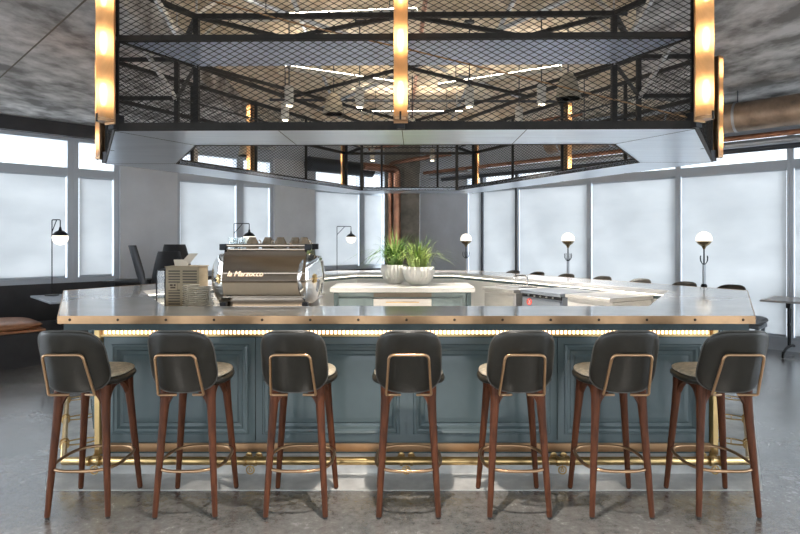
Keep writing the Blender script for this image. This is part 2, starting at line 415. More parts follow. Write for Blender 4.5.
# reeded brass slats in front of the strip
sl=M()
for i in (0,1,5):
    A=Vector(offset(FACE,-.010)[i]); B=Vector(offset(FACE,-.010)[(i+1)%6]); d=B-A; L=d.length; t=d/L; n=int(L/.026)
    for k in range(n):
        p=A+t*(k+.5)*L/n; sl.box((p.x,p.y,.920),(.009,.008,.031),math.atan2(t.y,t.x))
sl.build('reeded_trim','brass',bar,smooth=0)
def panel(A,B,z0,z1,out,parent):
    d=B-A; L=d.length; t=d/L; H=z1-z0
    pr=[(.003,-.002),(.003,.020),(.044,.020),(.050,.032),(.058,.034),(.066,.026),(.080,.024),(.092,.006),(.112,.004),(.122,.012),(.150,.014)]
    vs=[];fs=[]
    for ins,dp in pr:
        for s_,z in((ins,ins),(L-ins,ins),(L-ins,H-ins),(ins,H-ins)):
            p=A+t*s_+out*dp; vs.append((p.x,p.y,z0+z))
    for i in range(len(pr)-1):
        for k in range(4): fs.append((i*4+k,i*4+(k+1)%4,i*4+4+(k+1)%4,i*4+4+k))
    j=(len(pr)-1)*4; fs.append((j,j+1,j+2,j+3))
    m=M(); m.add(vs,fs); return m.build('panel','teal',parent,smooth=0)
for i,(np_,) in enumerate(((4,),(2,),(4,),(2,),(4,),(2,))):
    A=Vector(FACE[i]); B=Vector(FACE[(i+1)%6]); t=(B-A).normalized(); out=Vector((t.y,-t.x)); m=.045
    A=A+t*m; B=B-t*m; L=(B-A).length
    for k in range(np_): panel(A+t*L*k/np_,A+t*L*(k+1)/np_,.222,.893,out,bar)
for i in range(6):
    p=Vector(FACE[i]); c=Vector((0,6)); d=(p-c).normalized()*.012
    M().tube([(p.x+d.x*.2,p.y+d.y*.2,.137),(p.x+d.x*.2,p.y+d.y*.2,.956)],.030,6).build('corner_post','brass',bar,smooth=0)
sc0=M().lathe([(.0085,0),(.0085,.003),(.006,.006),(0,.0065)],10).build('screw','screw',bar); 
def place_screw(o,p,out):
    o.location=(p.x+out.x*.0035,p.y+out.y*.0035,1.027); o.rotation_euler=(PI/2,0,math.atan2(out.y,out.x)+PI/2)
first=True
for i,n in((0,15),(1,7),(5,7)):
    A=Vector(C[i]); B=Vector(C[(i+1)%6]); t=(B-A).normalized(); out=Vector((t.y,-t.x)); L=(B-A).length
    for k in range(n):
        p=A+t*(.074+(L-.148)*k/(n-1))
        o=sc0 if first else sc0.copy()
        if not first: COL.objects.link(o)
        place_screw(o,p,out); first=False
RAIL=offset(FACE,[-.10]+[-.2]*5)
M().tube([(x,y,.125) for x,y in RAIL],.025,14,closed=True).build('foot_rail','brass',bar,smooth=60)
br0=None
def bracket(p,out):
    """p = point of the rail axis, out = away from the bar"""
    m=M(); g=.10 if abs(out.x)<.1 else .2
    for dx in(-.032,.032):
        pts=[]
        for k in range(9):
            s=k/8; pts.append((dx*(1+.9*math.sin(PI*s)),g*s,0))
        m.tube(pts,.0055,6)
    m.tube([(-.06,g*.5,0),(.06,g*.5,0)],.005,6)
    m.tube([(0,0,-.026+.0)]+[(0,0,-.045)],.005,6)
    m.tube([(math.cos(a)*.024,0,-.058+math.sin(a)*.024) for a in[2*PI*k/16 for k in range(16)]],.0048,6,closed=True)
    m.tube([(math.cos(a)*.009,0,-.058+math.sin(a)*.009) for a in[2*PI*k/10 for k in range(10)]],.004,6,closed=True)
    for x in(-.032,.032): m.lathe([(.031,-.008),(.031,.008)],14,(x,0,0),Matrix.Rotation(PI/2,4,'Y'))
    m.lathe([(.022,0),(.022,.008),(.012,.012)],14,(-.032,g-.004,0),Matrix.Rotation(PI/2,4,'X')); m.lathe([(.022,0),(.022,.008),(.012,.012)],14,(.032,g-.004,0),Matrix.Rotation(PI/2,4,'X'))
    o=m.build('rail_bracket','brass',bar); o.location=(p.x,p.y,.125); o.rotation_euler.z=math.atan2(out.y,out.x)+PI/2
for X in(-1.97,-.985,0,.985,1.95): bracket(Vector((X,RAIL[0][1])),Vector((0,-1)))
for i in(1,5):
    A=Vector(RAIL[i]); B=Vector(RAIL[(i+1)%6]); t=(B-A).normalized(); out=Vector((t.y,-t.x)); L=(B-A).length
    for s in(.18,.5,.82): bracket(A+t*L*s,out)

# ------------------------------------------------------------------ bar stools
def make_stool():
    r=thing('bar_stool','','bar stool')
    # seat shell (rounded, dark) with cream pad
    M().pillow(.208,.195,.055,lambda u,v,w:(u*(1-.10*max(0,v/.2)),v+.01,.735+w+.25*max(0,-v-.08)**1.5),e=3.2).build('seat','leather',r,smooth=60)
    M().pillow(.197,.184,.030,lambda u,v,w:(u*(1-.10*max(0,v/.2)),v+.014,.764+w),e=3.2,dome=.012).build('seat_pad','cushion',r,smooth=60)
    def bk(u,v,w):
        z=.874+v; y=-.222-.40*(z-.70)+2.9*abs(u)**2.1-.35*max(0,.03-(z-.69))
        taper=1+.06*(-v/.17) if v<0 else 1-.03*(v/.17)**2
        return (u*taper,y-w,z)
    M().pillow(.174,.175,.040,bk,e=3.6,nr=9,na=48).build('backrest','leather',r,smooth=60)
    pts=[]
    for k in range(56):
        a=2*PI*k/56; c,s_=math.cos(a),math.sin(a); q=(abs(c)**3.6+abs(s_)**3.6)**(-1/3.6)
        pts.append(bk(.1745*c*q,.1755*s_*q,0))
    M().tube(pts,.0042,6,closed=True).build('piping','piping',r,smooth=60)
    def bp(x,z): 
        y=-.222-.40*(z-.70)-.020-.009
        return (x,y,z)
    path=rounded([(.045,-.19,.676),bp(.122,.690),bp(.118,.72),bp(.103,.922),bp(-.103,.922),bp(-.118,.72),bp(-.122,.690),(-.045,-.19,.676)],.03,6)
    M().tube(path,.0075,8).build('back_frame','tubebrass',r,smooth=60)
    # legs
    for sx in(-1,1):
        for sy in(-1,1):
            top=Vector((sx*.122,sy*.138+.005,.715)); bot=Vector((sx*(.163 if sy<0 else .178),sy*.189,.012))
            P=[top,top.lerp(bot,.12),top.lerp(bot,.3),top.lerp(bot,.65),bot]
            l=M().tube(P,[.033,.0255,.0215,.0185,.0145],12).build('leg','walnut',r,smooth=60)
            M().lathe([(.008,0),(.0115,.002),(.0115,.008),(.009,.012)],12,(bot.x,bot.y,0)).build('glide','glide',l)
    # arched rails between the legs
    for ax in(0,1):
        for s in(-1,1):
            m=M(); n=12; half=.115 if ax==0 else .13; fixed=s*(.138 if ax==0 else .122)
            vs=[];fs=[]
            for k in range(n+1):
                u=-1+2*k/n; zb=.688-.095*abs(u)**3.2; zt=.705
                for w in(-.014,.014):
                    for z in(zb,zt):
                        f_=fixed+w+ (s*(.70-z)*.06)
                        vs.append((u*half,f_+.005,z) if ax==0 else (f_,u*half+.005,z))
            for k in range(n):
                b=k*4; fs+=[(b,b+1,b+5,b+4),(b+2,b+6,b+7,b+3),(b,b+4,b+6,b+2),(b+1,b+3,b+7,b+5)]
            fs+=[(0,2,3,1),(n*4,n*4+1,n*4+3,n*4+2)]
            m.add(vs,fs).build('apron','walnut',r,smooth=50)
    # oval foot ring
    pts=[]
    for k in range(48):
        a=2*PI*k/48; c,s_=math.cos(a),math.sin(a); q=(abs(c)**3.0+abs(s_)**3.0)**(-1/3.0)
        pts.append((.184*c*q,.200*s_*q,.262))
    M().tube(pts,.0092,8,closed=True).build('foot_ring','tubebrass',r,smooth=60)
    return r
xs=[(-1.785,.03),(-1.198,.02),(-.592,.0),(.025,.0),(.630,.0),(1.190,-.01),(1.775,-.02)]
what=['leftmost front bar stool, cream seat showing on its right side',
 'second bar stool from the left, in front of the slatted box and saucer stacks',
 'third bar stool from the left, directly in front of the espresso machine',
 'middle bar stool seen square from behind, in line with the potted grasses',
 'fifth bar stool from the left, just right of the middle one',
 'second front bar stool from the right, cream seat edge on its left',
 'rightmost bar stool of the front row, at the right corner of the bar']
st=make_stool(); STG='walnut-legged bar stools along the front of the bar'
for i,(x,rz) in enumerate(xs):
    if i==0: st.location=(x,3.35,.0); st.rotation_euler.z=rz; st['label']=what[0]; st['group']=STG
    else: dup(st,(x,3.35,0),rz,what[i],STG)
# the apron carries the front feet: keep all feet on it or on the floor (0-4 mm)
e0=Vector((3.17,5.38)); e1=Vector((1.05,8.95)); t=(e1-e0).normalized(); on=Vector((t.y,-t.x))
if on.x<0: on=-on
rl=['far-side bar stool nearest the right corner, right of the globe lamp post',
 'far-side bar stool just left of the nearest globe lamp','far-side bar stool, third from the right corner of the bar',
 'far-side bar stool, fourth from the right corner','far-side bar stool directly below the second globe lamp',
 'far-side bar stool, second from the back of the row','far-side bar stool at the back end of the row, smallest in view']
for i,px in enumerate((727,680,636,598,562,533,509)):
    base=e0+on*.455; k=(px-CX)/F   # X=k*Y on base + t*s
    s=(k*base.y-base.x)/(t.x-k*t.y); p=base+t*s-on*.215
    dup(st,(p.x,p.y,0),math.radians(120.7),rl[i],'bar stools along the far right side of the bar')

# ------------------------------------------------------------------ suspended cage above the bar
CC=Vector((.035,6.1)); CROT=math.radians(-1.1)
cage=thing('suspended_rack','hexagonal steel mesh canopy rack with brushed metal soffit hung over the bar','hanging rack',(.035,6.1,0),CROT)
def loc(poly): return [(x,y-CC.y) for x,y in poly]
O=loc(hexa(1.825,3.64,2.72,5.2,.95,8.6)); I=loc(hexa(1.515,4.21,2.07,5.2,.66,8.05))
Z0,ZS,ZT=2.21,2.80,3.15
M().ring(offset(O,.006),I,Z0,Z0+.03).build('soffit','soffit',cage,smooth=0)
M().prism([offset(O,.006)[0],offset(O,.006)[1],I[1],I[0]],ZS-.012,ZS+.010).build('shelf','shelfm',cage,smooth=0)
for nm,po in(('edge_angle',O),):
    M().ring(po,offset(po,.006),Z0+.0,Z0+.052).build(nm,'steel_dark',cage,smooth=0)
M().ring(offset(I,-.01),I,Z0-.004,Z0+.045).build('inner_edge_angle','steel_dark',cage,smooth=0)
sm=M()   # seams of the soffit sheets
for a,b in zip(O,I): sm.bar((a[0],a[1],Z0-.0005),(b[0],b[1],Z0-.0005),.005,.001)
for k in(-1,0,1): sm.bar((k*.78,O[0][1]+.01,Z0-.0005),(k*.78,I[0][1],Z0-.0005),.004,.001)
sm.build('soffit_seams','steel_dark',cage,smooth=0)
def rail(name,poly,z,w,h):
    for i in range(6):
        a=poly[i]; b=poly[(i+1)%6]; M().bar((a[0],a[1],z),(b[0],b[1],z),w,h).build(name,'steel_dark',cage,smooth=0)
Oi=offset(O,.02); Ii=offset(I,-.0)
rail('outer_rail',Oi,ZS,.035,.035); rail('outer_rail',Oi,ZT,.035,.035)
rail('inner_rail',Ii,ZS,.03,.008); rail('inner_rail',Ii,ZT,.035,.035)
def post(p,z0=Z0,z1=ZT,w=.038): M().bar((p[0],p[1],z0),(p[0],p[1],z1),w,w).build('post','steel_dark',cage,smooth=0)
for p in Oi[:2]: post(p,w=.016)
for p in Oi[2:]+Ii: post(p)
def mid(a,b,s=.5): return (a[0]+(b[0]-a[0])*s,a[1]+(b[1]-a[1])*s)
for i in(1,2,4,5):
    post(mid(Oi[i],Oi[(i+1)%6]),w=.03)
for s in(.25,.75): post(mid(Oi[2],Oi[3],s),w=.03); post(mid(Oi[4],Oi[5],s),w=.03)
for s in(.28,.72): post(mid(Oi[3],Oi[4],s),w=.03)
for a,b in zip(Oi,Ii):
    for z in(ZT,ZS+.0): M().bar((a[0],a[1],z),(b[0],b[1],z),.03,.035).build('cross_bar','steel_dark',cage,smooth=0)
# braces over the opening, at the top
for a,b in((I[0],mid(I[2],I[3])),(I[1],mid(I[4],I[5])),(I[5],mid(I[3],I[4])),(I[2],mid(I[3],I[4])),(mid(I[0],I[1]),I[5]),(mid(I[0],I[1]),I[2])):
    M().bar((a[0],a[1],ZT),(b[0],b[1],ZT),.028,.03).build('brace','steel_dark',cage,smooth=0)
# expanded metal on the six sides
def mesh_panel(A,B,z0,z1):
    A=Vector(A);B=Vector(B);d=B-A;L=d.length;t=d/L;nn=Vector((-t.y,t.x))
    cw,chh=.066,.0175
    nc=round(L/cw); cw=L/nc; nrw=int((z1-z0)/chh); m=M(); th=.0015; hh=.0021
    for r in range(nrw+1):
        zc=z0+r*chh
        for c in range(nc*2):
            up=(c+r)%2
            s0=c*cw/2; s1=(c+1)*cw/2
            za=zc+(chh/2 if up else -chh/2)*.93; zb=zc+(-chh/2 if up else chh/2)*.93
            if max(za,zb)>z1 or min(za,zb)<z0-.02: continue
            p=A+t*s0; q=A+t*s1
            o=len(m.v)
            for (w_,z) in((p,za),(q,zb)):
                for dy in(-th,th):
                    for dz in(-hh,hh): m.v.append((w_.x+nn.x*dy,w_.y+nn.y*dy,z+dz))
            m.f+=[(o,o+1,o+5,o+4),(o+2,o+6,o+7,o+3),(o,o+4,o+6,o+2),(o+1,o+3,o+7,o+5)]
    me=bpy.data.meshes.new('mesh_panel'); me.from_pydata(m.v,[],m.f); me.materials.append(MT['steel_dark'])
    o=bpy.data.objects.new('mesh_panel',me); COL.objects.link(o); o.parent=cage
for i in range(6): mesh_panel(offset(O,.0085)[i],offset(O,.0085)[(i+1)%6],Z0+.04,ZT)
# galvanised hanger struts up to the deck
for p in Ii+[mid(Ii[0],Ii[1]),mid(Ii[3],Ii[4])]:
    M().bar((p[0],p[1],ZT),(p[0],p[1],CEIL),.012,.012).build('hanger_rod','chrome',cage,smooth=0)
for i in(0,1,2,5):
    p=Ii[i]; sx=-1 if p[0]<0 else 1; h=CEIL if i in(0,1) else 3.27
    M().bar((p[0],p[1],ZS-.02),(p[0]+sx*.16,p[1]-.35,ZT+.02),.03,.03).build('hanger_strut','chrome',cage,smooth=0)
    M().bar((p[0],p[1],ZT),(p[0]-sx*.25,p[1]+.35,CEIL),.028,.028).build('hanger_strut','chrome',cage,smooth=0)
# brown cord slung across the front
M().tube([(-1.42,O[0][1]+.03,3.10),(-.6,O[0][1]+.03,2.875),(0,O[0][1]+.03,2.735),(.9,O[0][1]+.03,2.51),(1.80,O[0][1]+.03,2.285)],.0055,6).build('cord','bronze',cage)
# tube lamps
def make_tube_lamp():
    r=thing('tube_lamp','','lamp')
    h=.90
    M().box((0,.047,h/2),(.088,.012,h)).build('back_plate','bronze',r,bevel=.002)
    m=M()
    sec=[(-.042,.040)]+[(.042*math.cos(PI+PI*k/14),.0+.044*math.sin(PI+PI*k/14)) for k in range(15)]+[(.042,.040)]
    vs=[(x,y,z) for z in(.03,h) for x,y in sec]; n=len(sec)
    m.add(vs,[(i,i+1,n+i+1,n+i) for i in range(n-1)])
    g=m.build('glass_shade','amber',r,smooth=80)
    for z in(.022,h): M().prism([(x*1.04,y*1.04) for x,y in sec],z-.012,z+.006).build('end_cap','bronze',r,smooth=60)
    M().box((0,-.045,.03),(.012,.008,.05)).build('clip','steel_dark',r)
    for z in(.18,.50,.80):
        M().lathe([(0,-.075),(.014,-.065),(.019,-.03),(.019,.03),(.014,.065),(0,.075)],12,(0,0,z)).build('bulb','bulb',r)
    m=M(); m.box((0,.09,.02),(.05,.08,.10)); m.build('bracket','blackm',r,bevel=.003)
    return r
R2=Matrix.Rotation(CROT,2)
def cagept(p,outd):
    v=Vector(p); n=v.copy()
    return v
outdir=lambda a: Vector((math.cos(a),math.sin(a)))
# (local point, outward angle, label)
TL=[(O[0],math.radians(-120+5),'amber tube lamp on the near left corner of the mesh canopy'),
    (mid(O[0],O[1],.498),math.radians(-90),'amber tube lamp in the middle of the canopy front'),
    (O[1],math.radians(-60-5),'amber tube lamp on the near right corner of the mesh canopy'),
    (O[2],math.radians(28),'thin-looking tube lamp on the far right side corner, seen edge on'),
    (O[5],math.radians(152),'thin-looking tube lamp on the far left side corner, seen edge on'),
    (mid(O[2],O[3]),math.radians(30),'tube lamp behind the mesh halfway along the rear right side'),
    (mid(O[4],O[5]),math.radians(150),'tube lamp behind the mesh halfway along the rear left side'),
    (O[3],math.radians(60),'tube lamp on the rear right corner, above the plants'),
    (O[4],math.radians(120),'tube lamp on the rear left corner, above the plants')]
tl=make_tube_lamp()
for i,(p,a,lab) in enumerate(TL):
    v=Vector(p)+outdir(a)*.075; w=CC+R2@v; rz=a+PI/2+CROT
    if i==0: tl.location=(w.x,w.y,2.245); tl.rotation_euler.z=rz; tl['label']=lab; tl['group']='amber tube lamps on the canopy'
    else: dup(tl,(w.x,w.y,2.245),rz,lab,'amber tube lamps on the canopy')

# ------------------------------------------------------------------ ceiling services
def make_spot():
    r=thing('track_spotlight','','spotlight')
    M().lathe([(.036,-.02),(.042,0),(.042,.15),(.030,.17)],16,(0,0,-.80)).build('housing','spotw',r,bevel=0)
    M().lathe([(0,-.0225),(.029,-.0225),(.029,-.019)],16,(0,0,-.802)).build('lens','spot_l',r)
    M().tube([(0,0,-.64),(0,0,0)],.006,6).build('stem','darkpipe',r)
    M().box((0,0,-.01),(.09,.05,.03)).build('canopy_plate','darkpipe',r,bevel=.003)
    return r
spots=[(-1.08,5.45),(-.42,5.5),(.62,5.5),(1.28,5.4),(1.25,6.3),(-1.25,6.1),(-.5,9.2),(.45,9.2),(2.3,7.4),(-2.6,7.2),(0.1,7.0),(0,2.4),(-2.2,1.6),(2.2,1.6)]
sp=make_spot()
slabs=['left of the middle tube lamp','just left of the canopy centre','right of the middle tube lamp','nearest the right inner post','behind the beige bell shade','nearest the left inner post',
 'over the rear opening, left of the column','over the rear opening, right of the column','above the far right diners\' stools','above the left windows\' tables','over the centre of the bar','above the front stools','above the floor at front left','above the floor at front right']
for i,(x,y) in enumerate(spots):
    z=LOWC if (x< -1.9 and i in(9,12)) else CEIL
    if i==13: z=CEIL-.12
    if x<-2 and i==12: z=LOWC
    lab='white cylinder spotlight hung '+slabs[i]
    if i==0: sp.location=(x,y,z); sp['label']=lab; sp['group']='ceiling spotlights'
    else: dup(sp,(x,y,z),0,lab,'ceiling spotlights')
    L=bpy.data.lights.new('spot_beam','SPOT'); L.energy=230; L.color=(1,.92,.84); L.spot_size=math.radians(80); L.spot_blend=.7; L.shadow_soft_size=.035
    lo=bpy.data.objects.new('spot_beam',L); COL.objects.link(lo); lo.location=(x,y,z-.835)
for i,(x,y,z,lab) in enumerate(((1.57,5.55,2.87,'beige bell-shaped pendant behind the mesh near the right inner post'),(-2.05,7.6,2.62,'beige bell-shaped pendant behind the mesh at left'),(-.8,6.6,2.95,'beige bell-shaped pendant left of the middle tube lamp'))):
    r=thing('bell_pendant',lab,'pendant light',(x,y,z),0,'bell pendants'); zz=(LOWC if x<-2 else CEIL)-z
    M().lathe([(.125,0),(.12,.02),(.085,.17),(.05,.23),(.02,.25),(.02,.245),(.045,.225),(.08,.165),(.115,.02),(.12,.0)],24).build('shade','bell',r,smooth=60)
    M().tube([(0,0,.245),(0,0,zz)],.006,6).build('stem','darkpipe',r)
def pipe(name,pts,rad,m,label,cat,n=12,group=None,rr=.12):
    o=M().tube(rounded(pts,rr,5) if len(pts)>2 else pts,rad,n).build(name,m,smooth=60); return tag(o,label,cat,group)
# big round duct along the right windows with clamp bands
r=thing('air_duct','large rusty round air duct running along the top of the right windows','duct')
dA=Vector((7.6,4.4)); dB=Vector((2.4,9.6)); dd=(dB-dA).normalized()
M().tube([(dA.x,dA.y,3.13),(dB.x,dB.y,3.13)],.19,28).build('duct_tube','rust',r,smooth=60)
for k in range(9):
    p=dA+dd*(.3+k*.85); M().tube([(p.x,p.y,3.13),(p.x+dd.x*.03,p.y+dd.y*.03,3.13)],.197,28).build('band','greypipe',r)
    M().tube([(p.x,p.y,3.32),(p.x,p.y,3.50)],.006,6).build('hanger_rod','darkpipe',r)
def along(A,B,off,z,s0=0,s1=1):
    d=(B-A); n=-nR*off; a=A+d*s0+n; b=A+d*s1+n; return [(a.x,a.y,z),(b.x,b.y,z)]
RA=Rend+Vector((-.3,.3)); RB=Vector((.2,12.96))
pipe('copper_pipe',along(RA,RB,.55,2.90,0,.92),.035,'copper','copper pipe running below the round duct along the right wall','pipe')
pipe('grey_pipe',along(RA,RB,.35,2.84,0,.92),.05,'greypipe','galvanised grey pipe close to the right window heads','pipe')
pipe('dark_pipe',along(RA,RB,.22,2.78,.0,.9),.045,'darkpipe','dark sprinkler pipe just above the right window blinds','pipe')
pipe('copper_pipe',along(RA,RB,1.3,3.40,.55,1),.03,'copper','upper copper pipe behind the canopy at right','pipe')
pipe('copper_pipe',[(-.15,12.60,.0),(-.15,12.60,3.05),(-.85,12.0,3.05)],.08,'copper','thick copper riser on the concrete corner column bending left','pipe')
pipe('copper_pipe',[(-.30,12.69,.0),(-.30,12.69,3.2),(.9,11.3,3.2)],.045,'copper','thin copper riser beside the thick one, bending right','pipe')
pipe('ventilation_duct',[(LP(312).x,LP(312).y-.45,3.05),(LP(372).x,LP(372).y-.45,3.05)],.15,'darkpipe','dark round duct high on the left window wall behind the canopy','duct',20)
k=0
for x0,y0,x1,y1,z,m,lab in((-1.5,4.6,1.7,8.2,3.52,'greypipe','galvanised conduit crossing the deck from near left to far right'),
    (1.6,4.4,-1.3,8.8,3.50,'greypipe','galvanised conduit crossing the deck from near right to far left'),
    (-1.5,6.3,2.7,6.2,3.46,'darkpipe','dark lighting track over the middle of the bar'),
    (-1.5,5.25,2.0,5.2,3.55,'darkpipe','dark lighting track over the front of the bar'),
    (-1.9,8.2,2.4,8.3,3.50,'darkpipe','dark lighting track over the back of the bar'),
    (-.9,3.9,-1.1,11,3.53,'greypipe','grey conduit running front to back left of the middle'),
    (.95,3.9,.75,11,3.53,'greypipe','grey conduit running front to back right of the middle'),
    (.2,3.6,.1,11,3.56,'copper','copper conduit running front to back above the middle')):
    pipe('ceiling_conduit',[(x0,y0,z),(x1,y1,z)],.022 if m!='darkpipe' else .02,m,lab,'conduit',8,'conduits on the ceiling deck')
for i,(x0,y0,x1,y1,lab) in enumerate(((-1.2,5.9,-.1,6.5,'added slim fill light for the deck, left of the middle tube lamp'),(.4,6.6,1.6,5.9,'added slim fill light for the deck, right of the middle tube lamp'),(-1.3,4.6,.1,4.45,'added slim fill light for the deck, nearest the canopy front'),(-.6,8.0,.8,8.0,'added slim fill light for the deck, over the back of the bar'))):
    r=thing('added_fill_light',lab,'added fill light',(0,0,0),0,'added fill lights under the deck')  # lamps added to brighten the deck seen through the mesh
    M().bar((x0,y0,3.27),(x1,y1,3.27),.05,.04).build('housing','spotw',r)
    M().bar((x0,y0,3.293),(x1,y1,3.293),.042,.006).build('diffuser','uplight',r,smooth=0)
    for s in(.15,.85):
        x=x0+(x1-x0)*s; y=y0+(y1-y0)*s; M().tube([(x,y,3.29),(x,y,3.60)],.004,6).build('hanger','darkpipe',r)
for y in(4.7,6.9,9.6):
    tag(M().box((.15,y,3.545),(3.3,.10,.106)).build('deck_joist','ceil_c',smooth=0),
      'tan joist below the deck, '+{4.7:'nearest the front',6.9:'in the middle',9.6:'furthest back'}[y],'joist',None,'structure')

# ------------------------------------------------------------------ things inside the bar
front_unit=thing('work_bench','stainless work bench behind the front counter carrying the espresso machine','work bench',(0,4.50,0))
M().prism([(-1.72,-.32),(1.72,-.32),(2.06,.36),(-2.06,.36)],.90,.93).build('worktop','stainless',front_unit,bevel=.004)
M().prism([(-1.70,-.31),(1.70,-.31),(2.0,.30),(-2.0,.30)],0,.899).build('cabinet','white',front_unit)
# espresso machine
em=thing('espresso_machine','polished steel espresso machine with lettered back panel on the counter','espresso machine',(-1.03,4.30,.93),math.radians(1.0))
W=.305
prof=[(.06,.0),(.045,.02),(.045,.155),(.02,.165),(-.01,.18),(-.035,.235),(-.054,.282),(-.060,.290),(-.049,.34),(-.035,.39),(-.018,.435),(.0,.475),(.02,.51),(.03,.515),(.46,.515),(.50,.46),(.50,.32),(.36,.28),(.36,.10),(.40,.0)]
M().extrude_x(prof,-W,W).build('body','mirror',em,smooth=30,bevel=.002)
M().box((0,-.053,.346),(2*W,.012,.006)).build('trim_line','mirror',em)
M().box((0,-.028,.170),(2*W,.012,.006)).build('trim_line','mirror',em)
M().extrude_x([(-.010,.178),(-.0525,.272),(-.047,.275),(-.004,.180)],-W+.002,W-.002).build('lower_panel','panelreflect',em,smooth=0)
M().box((0,.0,.01),(2*W+.02,.02,.02)).build('foot_bar','mirror2',em)
for sx in(-1,1):
    mt=Matrix.Translation((sx*(W+.028),.065,.30))@Matrix.Rotation(-sx*math.radians(30 if sx>0 else 50),4,'Z')@Matrix.Rotation(sx*PI/2,4,'Y')@Matrix.Diagonal((1,.80,1,1))
    d=M().lathe([(.0,.030),(.06,.028),(.12,.020),(.165,.008),(.188,-.004),(.185,-.014),(0,-.016)],40,mtx=mt).build('end_disc','mirror2',em,smooth=60)
    m=M()
    for k in range(8):
        a=2*PI*k/8; m.tube([mt@Vector((.012*math.cos(a),.012*math.sin(a),.032)),mt@Vector((.036*math.cos(a),.036*math.sin(a),.034))],.006,6)
    m.lathe([(0,.042),(.014,.040),(.018,.030)],16,mtx=mt); m.build('emblem','brass',d)
    for y in(.03,.42): M().box((sx*(W+.01),y,.536),(.05,.05,.045)).build('corner_block','blackm',em,bevel=.004)
    M().box((sx*(W-.005),-.02,.10),(.045,.05,.06)).build('foot_block','blackm',em,bevel=.004)
    for y in(.05,.40): M().tube([(sx*(W+.0),y,-.0),(sx*(W+.0),y,.06)],.022,12).build('foot','blackm',em)
for y in(.03,.42): M().tube([(-W,y,.548),(W,y,.548)],.012,10).build('cup_rail','mirror',em)
M().box((0,.24,.519),(2*W-.02,.40,.006)).build('cup_tray','mirror',em)
for k,x in enumerate((-.2,.02,.24)):
    m=M(); m.lathe([(.036,0),(.036,.05),(.02,.06)],18,(x,.50,.20)); m.tube([(x,.52,.22),(x+.01,.68,.19)],.012,10); m.build('portafilter','mirror2',em)
m=M(); m.tube([(W+.03,.34,.44),(W+.07,.40,.42),(W+.08,.42,.30),(W+.06,.42,.16)],.008,8); m.build('steam_wand','mirror2',em)
M().box((W+.035,.33,.40),(.06,.22,.13)).build('side_housing','mirror2',em,bevel=.02)
M().box((W+.035,.35,.10),(.07,.22,.07)).build('drip_tray_end','stainless',em,bevel=.01)
# letters on the back panel
cu=bpy.data.curves.new('t','FONT'); cu.body='la Marzocco'; cu.size=.054; cu.extrude=.003; cu.shear=.35; cu.space_character=.98
tmp=bpy.data.objects.new('t',cu); COL.objects.link(tmp); bpy.context.view_layer.update()
me=bpy.data.meshes.new_from_object(tmp.evaluated_get(bpy.context.evaluated_depsgraph_get()))
bpy.data.objects.remove(tmp); me.materials.clear(); me.materials.append(MT['logo'])
lo=bpy.data.objects.new('lettering',me); COL.objects.link(lo); lo.parent=em; lo.location=(-.265,-.063,.325); lo.rotation_euler=(PI/2-math.radians(13),0,0)
# cups and glasses on top of the machine
def put(root,loc_,rz,label,group):
    return dup(root,loc_,rz,label,group)
zc=.93+.5235
def make_cup():
    r=thing('cup','','cup')
    M().lathe([(.0,.0),(.046,.0),(.050,.012),(.044,.040),(.028,.066),(.026,.072),(0,.074)],24).build('bowl','cup',r,smooth=50)
    M().tube(arc((.050,0,.035),.018,-PI/2,PI/2,8),.0045,6).build('cup_handle','cup',r)
    return r
cp=make_cup()
cups=[(-1.16,4.44,'leftmost upturned cup on the espresso machine'),(-1.055,4.50,'second upturned cup from the left on the espresso machine'),(-.945,4.44,'middle upturned cup on the espresso machine'),(-.845,4.51,'fourth upturned cup from the left on the espresso machine'),(-.765,4.44,'rightmost upturned cup on the espresso machine')]
for i,(x,y,lab) in enumerate(cups):
    if i==0: cp.location=(x,y,zc); cp.scale=(1,1,1.2); cp['label']=lab; cp['group']='cups on the espresso machine'; cp.rotation_euler.z=.6
    else: dup(cp,(x,y,zc),.6+i*1.3,lab,'cups on the espresso machine')
gl=tag(M().lathe([(0,.002),(.026,.002),(.031,.085),(.0295,.085),(.0245,.006),(0,.006)],18).build('glass_tumbler','clear',smooth=50),'','glass')
gs=[(-1.315,4.44,0),(-1.245,4.44,0),(-1.315,4.51,0),(-1.245,4.51,0)]
gt=['front left small glass','front right small glass','rear left small glass','rear right small glass']
for i,(x,y,z) in enumerate(gs):
    o=gl if i==0 else gl.copy()
    if i: COL.objects.link(o)
    o.location=(x,y,zc+z-.001); o['label']=gt[i]+' at the left end of the machine top'; o['group']='small glasses on the espresso machine'
# saucer stacks
pl=tag(M().lathe([(0,0),(.038,0),(.040,.004),(.072,.010),(.075,.013),(.070,.0125),(.04,.008),(0,.007)],28).build('saucer','plate',smooth=50),'','saucer')
def stack(cx,cy,n,lab,grp,z0=.93,s=1):
    for k in range(n):
        o=pl.copy(); COL.objects.link(o); o.location=(cx+random.uniform(-.003,.003),cy+random.uniform(-.003,.003),z0+k*.0150); o.scale=(s,s,1)
        o['label']=lab; o['group']=grp
stack(-1.67,4.55,16,'beige saucer in the tall stack beside the slatted box','saucers in the left stack',s=.85)
stack(-1.515,4.33,15,'beige saucer in the wider stack left of the espresso machine','saucers in the right stack',s=1.25)
pl.location=(-1.515,4.33,.93+15*.0150); pl.scale=(1.25,1.25,1); pl['label']='topmost saucer of the wider stack left of the espresso machine'; pl['group']='saucers in the right stack'
